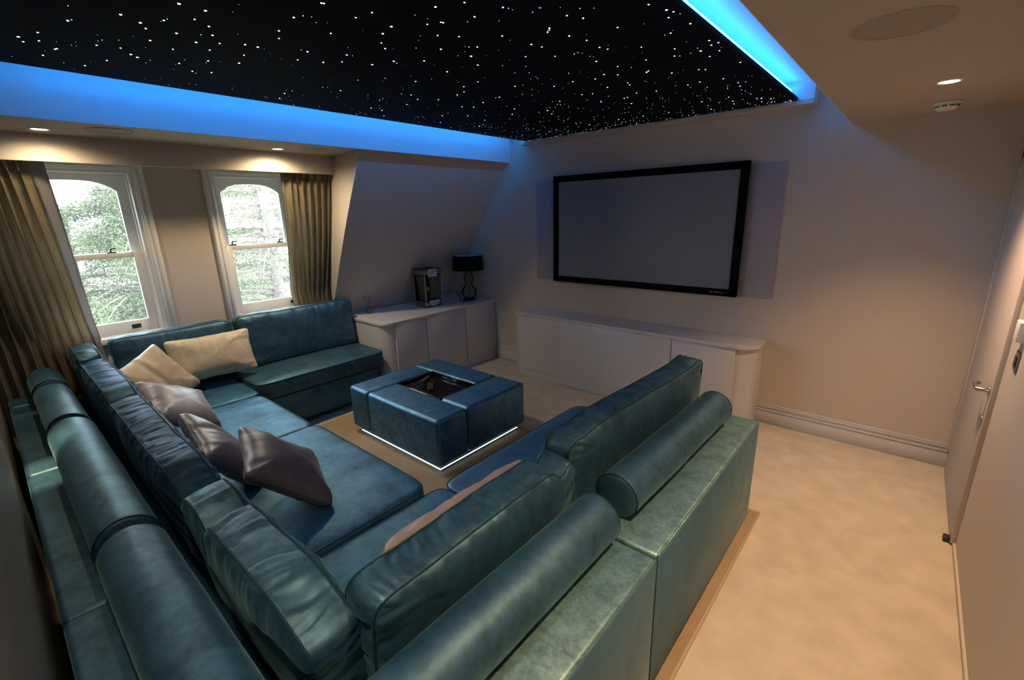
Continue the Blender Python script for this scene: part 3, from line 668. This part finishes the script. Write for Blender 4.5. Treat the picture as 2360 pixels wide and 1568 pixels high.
# ---------------------------------------------------------------- bolsters
def bolster(label, a, b2, r, seed):
    a, b2 = Vector(a), Vector(b2); L = (b2-a).length
    Mx = frame_M((a+b2)/2, (0, 0, 1) if abs((b2-a).normalized().z) > .9 else (b2-a), (0, 0, 1))
    t = bmesh.new(); n = 40; m = int(L/.02); rings = []; sd = Vector((seed, seed*2.1, 0))
    prof = [(-L/2-.010, .0), (-L/2-.010, r*.5), (-L/2-.006, r*.86), (-L/2, r*.985)]+[(-L/2+.006+(L-.012)*k/m, r) for k in range(m+1)]+[(L/2, r*.985), (L/2+.006, r*.86), (L/2+.010, r*.5), (L/2+.010, 0)]
    for (x, q) in prof:
        if q < 1e-6: rings.append([t.verts.new((x, 0, 0))]); continue
        row = []
        for k in range(n):
            an = 2*math.pi*k/n
            d = 1+.030*noise.noise(Vector((x*3.2, math.cos(an)*1.1, math.sin(an)*1.1))+sd)+.010*noise.noise(Vector((x*12, math.cos(an)*2.5, math.sin(an)*2.5))+sd)
            zz = q*d*math.sin(an)
            if zz < -r*.90: zz = -r*.90
            row.append(t.verts.new((x, q*d*math.cos(an), zz)))
        rings.append(row)
    for A, B in zip(rings, rings[1:]):
        for k in range(n):
            vs = []
            for v in (A[k % len(A)], A[(k+1) % len(A)], B[(k+1) % len(B)], B[k % len(B)]):
                if v not in vs: vs.append(v)
            t.faces.new(vs).smooth = True
    bmesh.ops.recalc_face_normals(t, faces=list(t.faces))
    t.transform(Mx)
    o = obj('bolster_cushion', t, T, None, label, 'cushion', 'teal bolsters on the sofa back')
    for x in (-L/2, L/2): obj('piping', tube([Mx @ Vector((x, r*.99*math.cos(k*2*math.pi/36), max(-r*.9, r*.99*math.sin(k*2*math.pi/36)))) for k in range(36)], .003, 5, True), M['pipe'], o)
BR = .094; bz = ZL+.087
bolster('teal velvet bolster on the sofa arm nearest the media cabinet', (2.26, -2.77, bz), (2.285, -1.66, bz), BR, 1)
bolster('long teal velvet bolster on the near half of the aisle-side sofa back', (2.268, -4.02, bz), (2.268, -2.93, bz), BR, 2)
by = -4.095
bolster('short teal velvet bolster in the far corner below the left curtain', (-1.655, by, bz), (-1.24, by, bz), BR, 3)
bolster('teal velvet bolster second from the curtain along the rear wall', (-1.14, by, bz), (-.37, by, bz), BR, 4)
bolster('long teal velvet bolster in the middle of the rear-wall sofa back', (-.28, by, bz), (1.05, by, bz), BR+.006, 5)
bolster('teal velvet bolster nearest the camera along the rear wall', (1.13, by, bz+.004), (2.10, by, bz+.004), BR+.006, 6)

# ---------------------------------------------------------------- loose back cushions
def back(label, a, b2, nrm, H_, T_, lean, seed, mat=T, **k):
    """a, b2: seat-level ends of the cushion's foot line; nrm: the way it faces"""
    a, b2 = Vector(a), Vector(b2); x = (b2-a).normalized(); nrm = Vector(nrm)
    zx = (Vector((0, 0, 1))*math.cos(lean)-nrm*math.sin(lean))
    c = (a+b2)/2+zx*(H_/2)
    Mx = frame_M(c, x, zx)
    return cushion('back_cushion', label, 'cushion', Mx, (b2-a).length, H_, T_, mat, group='teal back cushions', seed=seed, **k)
WX = (1, 0, 0)
back('plump teal back cushion below the right-hand window', (-1.535, -2.84, .505), (-1.52, -1.69, .505), WX, .49, .205, .05, 11, wr=.013, ear=.035, p=12, edge=.5, freq=20., wl=.11, crease=.006)
back('teal back cushion below the left-hand window behind the gold pillow', (-1.545, -3.715, .475), (-1.545, -2.87, .475), WX, .51, .18, .01, 12, wr=.013, ear=.035, p=12, edge=.5, freq=20., wl=.11, crease=.006)
N = (0, 1, 0); fy = -3.815
kw = dict(wr=.015, gus=.008, edge=.64, p=11, big=.007, wl=.055, freq=21., res=.0095, crease=.010)
back('teal back cushion in the far corner beside the left curtain', (-1.27, fy, .465), (-1.65, fy, .465), N, .50, .18, .10, 13, dents=[(-.25, .25, (.1, .12), (0, .03))], **kw)
back('pleated teal back cushion between the corner and the middle of the rear run', (-.24, fy, .465), (-1.24, fy, .465), N, .46, .20, .10, 14, M['teal_shaded'], dents=[(-.5, .23, (.10, .1), (0, .035))], **kw)
back('long wrinkled teal back cushion in the middle of the rear run', (1.09, fy, .468), (-.20, fy, .468), N, .45, .20, .12, 15, M['teal_shaded'], dents=[(-.62, .22, (.12, .1), (0, .05)), (-.1, .24, (.22, .08), (0, .02))], **kw)
back('slumped teal back cushion in the near corner with a deep fold', (2.06, fy+.01, .455), (1.13, fy, .455), N, .45, .21, .12, 16, dents=[(.24, .22, (.045, .16), (0, .08)), (-.45, .22, (.12, .12), (0, .05))], **kw)
E_ = (-1, 0, 0)
back('creased teal back cushion on the aisle side behind the pink pillow', (2.03, -3.78, .455), (2.035, -2.87, .455), E_, .47, .20, .07, 17, dents=[(.36, .22, (.04, .12), (0, .05)), (-.3, .24, (.2, .06), (0, .015))], **kw)
back('creased teal back cushion on the aisle side nearest the media cabinet', (1.995, -2.84, .455), (2.07, -1.53, .455), E_, .51, .19, .06, 18, dents=[(-.55, .22, (.08, .1), (0, .02)), (.6, .25, (.1, .1), (0, -.03))], **kw)

# ---------------------------------------------------------------- scatter pillows
def pillow(label, c, x, z, L, H_, T_, mat, pm, seed, **k):
    return cushion('scatter_pillow', label, 'pillow', frame_M(c, x, z), L, H_, T_, mat, group='scatter pillows on the sofa', edge=.06, ear=.075, p=16, bulge=.62, seed=seed, res=.012, wr=k.pop('wr', .009), gus=0, big=.008, wl=.12, freq=15., pipe=pm, pr=.0025, **k)
pillow('cream satin pillow leaning in the far sofa corner', (-1.11, -3.555, .70), (.3, .5, -.8), (-.425, .735, .3), .44, .44, .15, M['cream'], M['cream'], 21, dents=[(0, 0, (.2, .02), (.012, 0))])
pillow('gold-beige oblong pillow leaning on the cushions below the windows', (-1.345, -3.10, .735), (.05, .64, -.0), (-.30, .03, 1), .63, .37, .16, M['gold'], M['gold'], 22)
pillow('grey-mauve pillow leaning on the pleated teal cushion', (-.52, -3.565, .66), (.40, -.02, -.15), (-.28, -.25, .26), .45, .42, .16, M['mauve'], M['mauve'], 23)
pillow('mauve pillow tucked behind the dark taupe pillow', (.42, -3.60, .665), (.42, -.02, -.10), (-.22, -.16, .28), .45, .42, .15, M['mauve'], M['mauve'], 24)
pillow('dark taupe pillow at the front of the pair on the seat', (.82, -3.46, .665), (.38, -.11, -.05), (-.16, -.28, .30), .45, .45, .17, M['taupe'], M['taupe'], 25)
pillow('long pink-beige pillow lying against the aisle-side cushion', (1.72, -3.17, .605), (.05, -.80, .05), (.18, .01, .28), .82, .35, .13, M['pink'], M['pink'], 26)

# ---------------------------------------------------------------- ottoman with sunken tray
ot = empty('ottoman', (.1, -1.9, 0), 'square teal velvet ottoman with a sunken black tray and glowing base', 'ottoman')
A0, A1, B0, B1, OZ0, OZ1 = -.50, .665, -2.375, -1.40, .065, .438
i0, i1, j0, j1 = -.225, .345, -2.075, -1.675
def blk(x0, x1, y0, y1): obj('upholstered_block', box(x0, x1, y0, y1, OZ0, OZ1, .03, 5), M['teal_ott'], ot)
blk(A0, A0+.275, B0, j1-.0015); blk(A0+.278, i1+.0, B0, j0) if False else None
blk(A0+.278, A1, B0, j0-.002)
blk(i1+.002, A1, j0+.001, B1); blk(A0, i1-.001, j1+.0015, B1)
t = bmesh.new(); box(i0-.01, i1+.01, j0-.01, j1+.01, OZ1-.055, OZ1-.045, bm=t)
for a in ((i0-.004, i1+.004, j0-.004, j0+.008), (i0-.004, i1+.004, j1-.008, j1+.004), (i0-.004, i0+.008, j0, j1), (i1-.008, i1+.004, j0, j1)):
    box(a[0], a[1], a[2], a[3], OZ1-.05, OZ1-.008, .002, 1, bm=t)
tr = obj('tray', t, simple('black_gloss_tray', (.008, .008, .01), .12), ot)
for (x0, x1, y0, y1, h) in ((-.19, -.17, -2.0, -1.72, .006), (-.15, -.13, -1.98, -1.75, .006), (-.1, .2, -2.03, -1.99, .004)): obj('tray_rib', box(x0, x1, y0, y1, OZ1-.046, OZ1-.046+h, .002, 1), M['darkplastic'], tr)
obj('tray_rim', tube([(i0, j0, OZ1-.008), (i1, j0, OZ1-.008), (i1, j1, OZ1-.008), (i0, j1, OZ1-.008)], .0025, 6, True), M['chrome'], ot)
obj('plinth', box(A0+.12, A1-.04, B0+.05, B1-.05, .0125, OZ0+.01), M['darkplastic'], ot)
t = bmesh.new(); g = .012
for a in ((A0+.11, A1-.012, B0+g, B0+g+.012), (A1-.024, A1-.012, B0+g, B1-.09)): box(a[0], a[1], a[2], a[3], .047, .0512, bm=t)
obj('led_strip', t, M['wled'], ot)
remotes = [(-.17, -1.80, .42, .045, .15, 'black remote control lying in the left end of the ottoman tray'), (.02, -1.90, .9, .05, .17, 'black remote control lying aslant in the middle of the ottoman tray')]
for (x, y, a, w, L, lab) in remotes:
    e = empty('remote_control', (x, y, OZ1-.045), lab, 'remote control', 'remote controls in the tray')
    R_ = Matrix.Translation((x, y, OZ1-.045)) @ Matrix.Rotation(a, 4, 'Z')
    q = box(-w/2, w/2, -L/2, L/2, .001, .017, .005, 2); q.transform(R_); obj('body', q, M['darkplastic'], e)
    q = bmesh.new()
    for i in range(3):
        for j in range(6): box(-w*.33+i*w*.25, -w*.33+i*w*.25+w*.16, -L*.38+j*L*.125, -L*.38+j*L*.125+.007, .0165, .0195, .001, 1, bm=q)
    q.transform(R_); obj('button_pad', q, M['greyplate'], e)

# ---------------------------------------------------------------- door side
d = empty('door_1', (XD, -.6, 0), None, None); d['kind'] = 'structure'
obj('leaf', box(XD-.022, XD, -1.045, -.115, .012, 2.06, .003), M['wall'], d)
t = bmesh.new()
for a in ((-.108, -.035), ): box(XD-.03, XD, a[0], a[1], .17, 2.2, .004, 1, bm=t)
box(XD-.03, XD, -1.12, -.035, 2.075, 2.15, .004, 1, bm=t)
struct('trim_4', t, M['wall'])
hx, hy, hz = XD-.022, -1.0, .905
t = bmesh.new(); lathe([(0, 0), (.026, 0), (.026, .008), (.011, .012), (.011, .05)], (0, 0, 0), 28, t, Mx=Matrix.Translation((hx, hy, hz)) @ Matrix.Rotation(-math.pi/2, 4, 'Y'))
tube([(hx-.045, hy-.004, hz), (hx-.052, hy+.012, hz), (hx-.052, hy+.095, hz), (hx-.050, hy+.11, hz), (hx-.03, hy+.125, hz)], .0095, 12, bm=t)
obj('lever_handle', t, M['steel'], d)
t = lathe([(0, 0), (.024, 0), (.024, .006), (.02, .008), (0, .008)], (0, 0, 0), 28, Mx=Matrix.Translation((hx, hy, hz-.16)) @ Matrix.Rotation(-math.pi/2, 4, 'Y'))
obj('shadow_disc', t, M['steel'], d)  # disc standing in for the handle's shadow on the door
obj('door_stop', box(XD-.05, XD-.02, -1.03, -.985, .0, .03, .004), M['darkplastic'], d)
struct('baseboard_right', box(XD-.012, XD, YB+.02, -1.06, 0, .03, .003), M['wall'])
k = empty('thermostat', (XD, -1.27, 1.25), 'small white wall thermostat box above the dark switch plate by the door', 'thermostat')
obj('casing', box(XD-.028, XD, -1.32, -1.235, 1.235, 1.325, .004), M['white'], k)
obj('display', box(XD-.022, XD-.004, -1.2355, -1.2335, 1.262, 1.31, .001, 1), M['greyplate'], k)
k = empty('light_switch', (XD, -1.29, 1.12), 'dark metal light switch plate on the wall by the door', 'switch')
obj('plate', box(XD-.006, XD, -1.335, -1.25, 1.10, 1.19, .002), M['greyplate'], k)
obj('rocker', box(XD-.011, XD-.005, -1.315, -1.27, 1.12, 1.17, .002), M['darkplastic'], k)

# ---------------------------------------------------------------- out of doors: trees beyond the windows
struct('ground', box(-60, -2.6, -45, 45, -6.2, -6), M['grass'])
def tree(label, x, y, z0, z1, rad, seed, mat, trunk_r, nb=70, npb=150, lean=0, zmin=None, size=.07):
    r = empty('conifer_tree', (x, y, z0), label, 'tree', 'trees beyond the windows')
    R_ = random.Random(seed)
    pth = [(x+lean*t_+.12*math.sin(t_*5+seed), y+.1*math.cos(t_*4+seed), z0+(z1-z0)*t_) for t_ in [k/12 for k in range(13)]]
    obj('trunk', tube(pth, [trunk_r*(1-.8*k/12) for k in range(13)], 12), M['bark'], r)
    vs, fs = [], []; br = bmesh.new()
    zmin = z0+1 if zmin is None else zmin
    for k in range(nb):
        t_ = R_.random(); zz = zmin+(z1-zmin)*t_; L = rad*(1.02-t_*.75)*R_.uniform(.6, 1.1); a = R_.uniform(0, 2*math.pi)
        d = Vector((math.cos(a), math.sin(a), 0)); tt = (zz-z0)/(z1-z0)
        c0 = Vector((x+lean*tt, y, zz)); droop = R_.uniform(.1, .45)
        P = [c0+d*L*s+Vector((0, 0, .25*L*s-droop*L*s*s)) for s in (0, .25, .5, .75, 1)]
        tube(P, [.035, .028, .02, .012, .005], 5, bm=br)
        for m in range(npb):
            s = R_.random()**.6; q = c0+d*L*s+Vector((0, 0, .25*L*s-droop*L*s*s))
            side = d.cross(Vector((0, 0, 1)))*R_.gauss(0, .28)*L*(.35+.65*(1-s))
            q = q+side+Vector((R_.gauss(0, .06), R_.gauss(0, .06), R_.gauss(-.03, .07)))
            dirv = (d*.6+side*1.2+Vector((R_.gauss(0, .5), R_.gauss(0, .5), R_.gauss(-.35, .4)))).normalized()
            w = dirv.cross(Vector((R_.gauss(0, 1), R_.gauss(0, 1), R_.gauss(0, 1)))).normalized()
            l = size*R_.uniform(.6, 1.5); i = len(vs)
            vs += [q-w*l*.06, q+dirv*l*.5-w*l*.13, q+dirv*l, q+dirv*l*.5+w*l*.13]; fs.append((i, i+1, i+2, i+3))
    obj('branches', br, M['bark'], r)
    me = bpy.data.meshes.new('foliage'); inv = WM[r].inverted(); me.from_pydata([inv @ v for v in vs], [], fs); me.materials.append(mat)
    o = bpy.data.objects.new('foliage', me); C.objects.link(o); o.parent = r
tree('tall spreading conifer with a thick trunk seen through the left-hand window', -8.2, -2.2, -6, 2.4, 2.3, 3, M['leaf'], .30, 190, 520, zmin=-1.5, size=.055)
tree('pale bare-limbed cedar seen through the right-hand window', -8.5, .35, -6, 6.5, 2.5, 5, M['leaf2'], .28, 170, 420, zmin=-1.5, size=.055)
tree('dark green conifer low behind the left-hand window curtain', -8.8, -3.1, -6, 2.1, 1.7, 8, M['leaf'], .16, 120, 420, zmin=-2, size=.05)
tree('slender copper-leaved tree low between the two conifers', -10.5, -2.7, -6, .35, 1.0, 9, M['leaf3'], .10, 40, 130, zmin=-1.6)
tree('far pale conifer rising behind the right-hand window', -13, 2.2, -6, 5.5, 3.2, 12, M['leaf2'], .3, 100, 300, zmin=-2.5, size=.11)

WARM3 = (1, .84, .60)
# ---------------------------------------------------------------- lamps out of view; the wide rear-soffit ones are added
downlight(-.08, -4.265, 'recessed downlight in the rear soffit above the middle of the sofa back', W_BACK*9, WARM, 15, .6)
downlight(-1.42, -4.265, 'recessed downlight in the window-side soffit above the far sofa corner', W_BACK*6, WARM, 14, .6)
downlight(1.05, -4.2, 'added unseen downlight in the rear soffit over the near half of the rear bolsters', W_BACK*.2, WARM3, 100, .8)  # wide lamp added out of view to light the rear bolsters
downlight(2.35, -4.15, 'added unseen downlight in the rear soffit above the near sofa corner', W_BACK*2.0, WARM3, 100, .8)  # wide lamp added out of view to light the near corner cushions
downlight(2.95, -2.95, 'recessed downlight in the door-side soffit near the rear wall', W_RIGHT, WARM2, 96, 1)
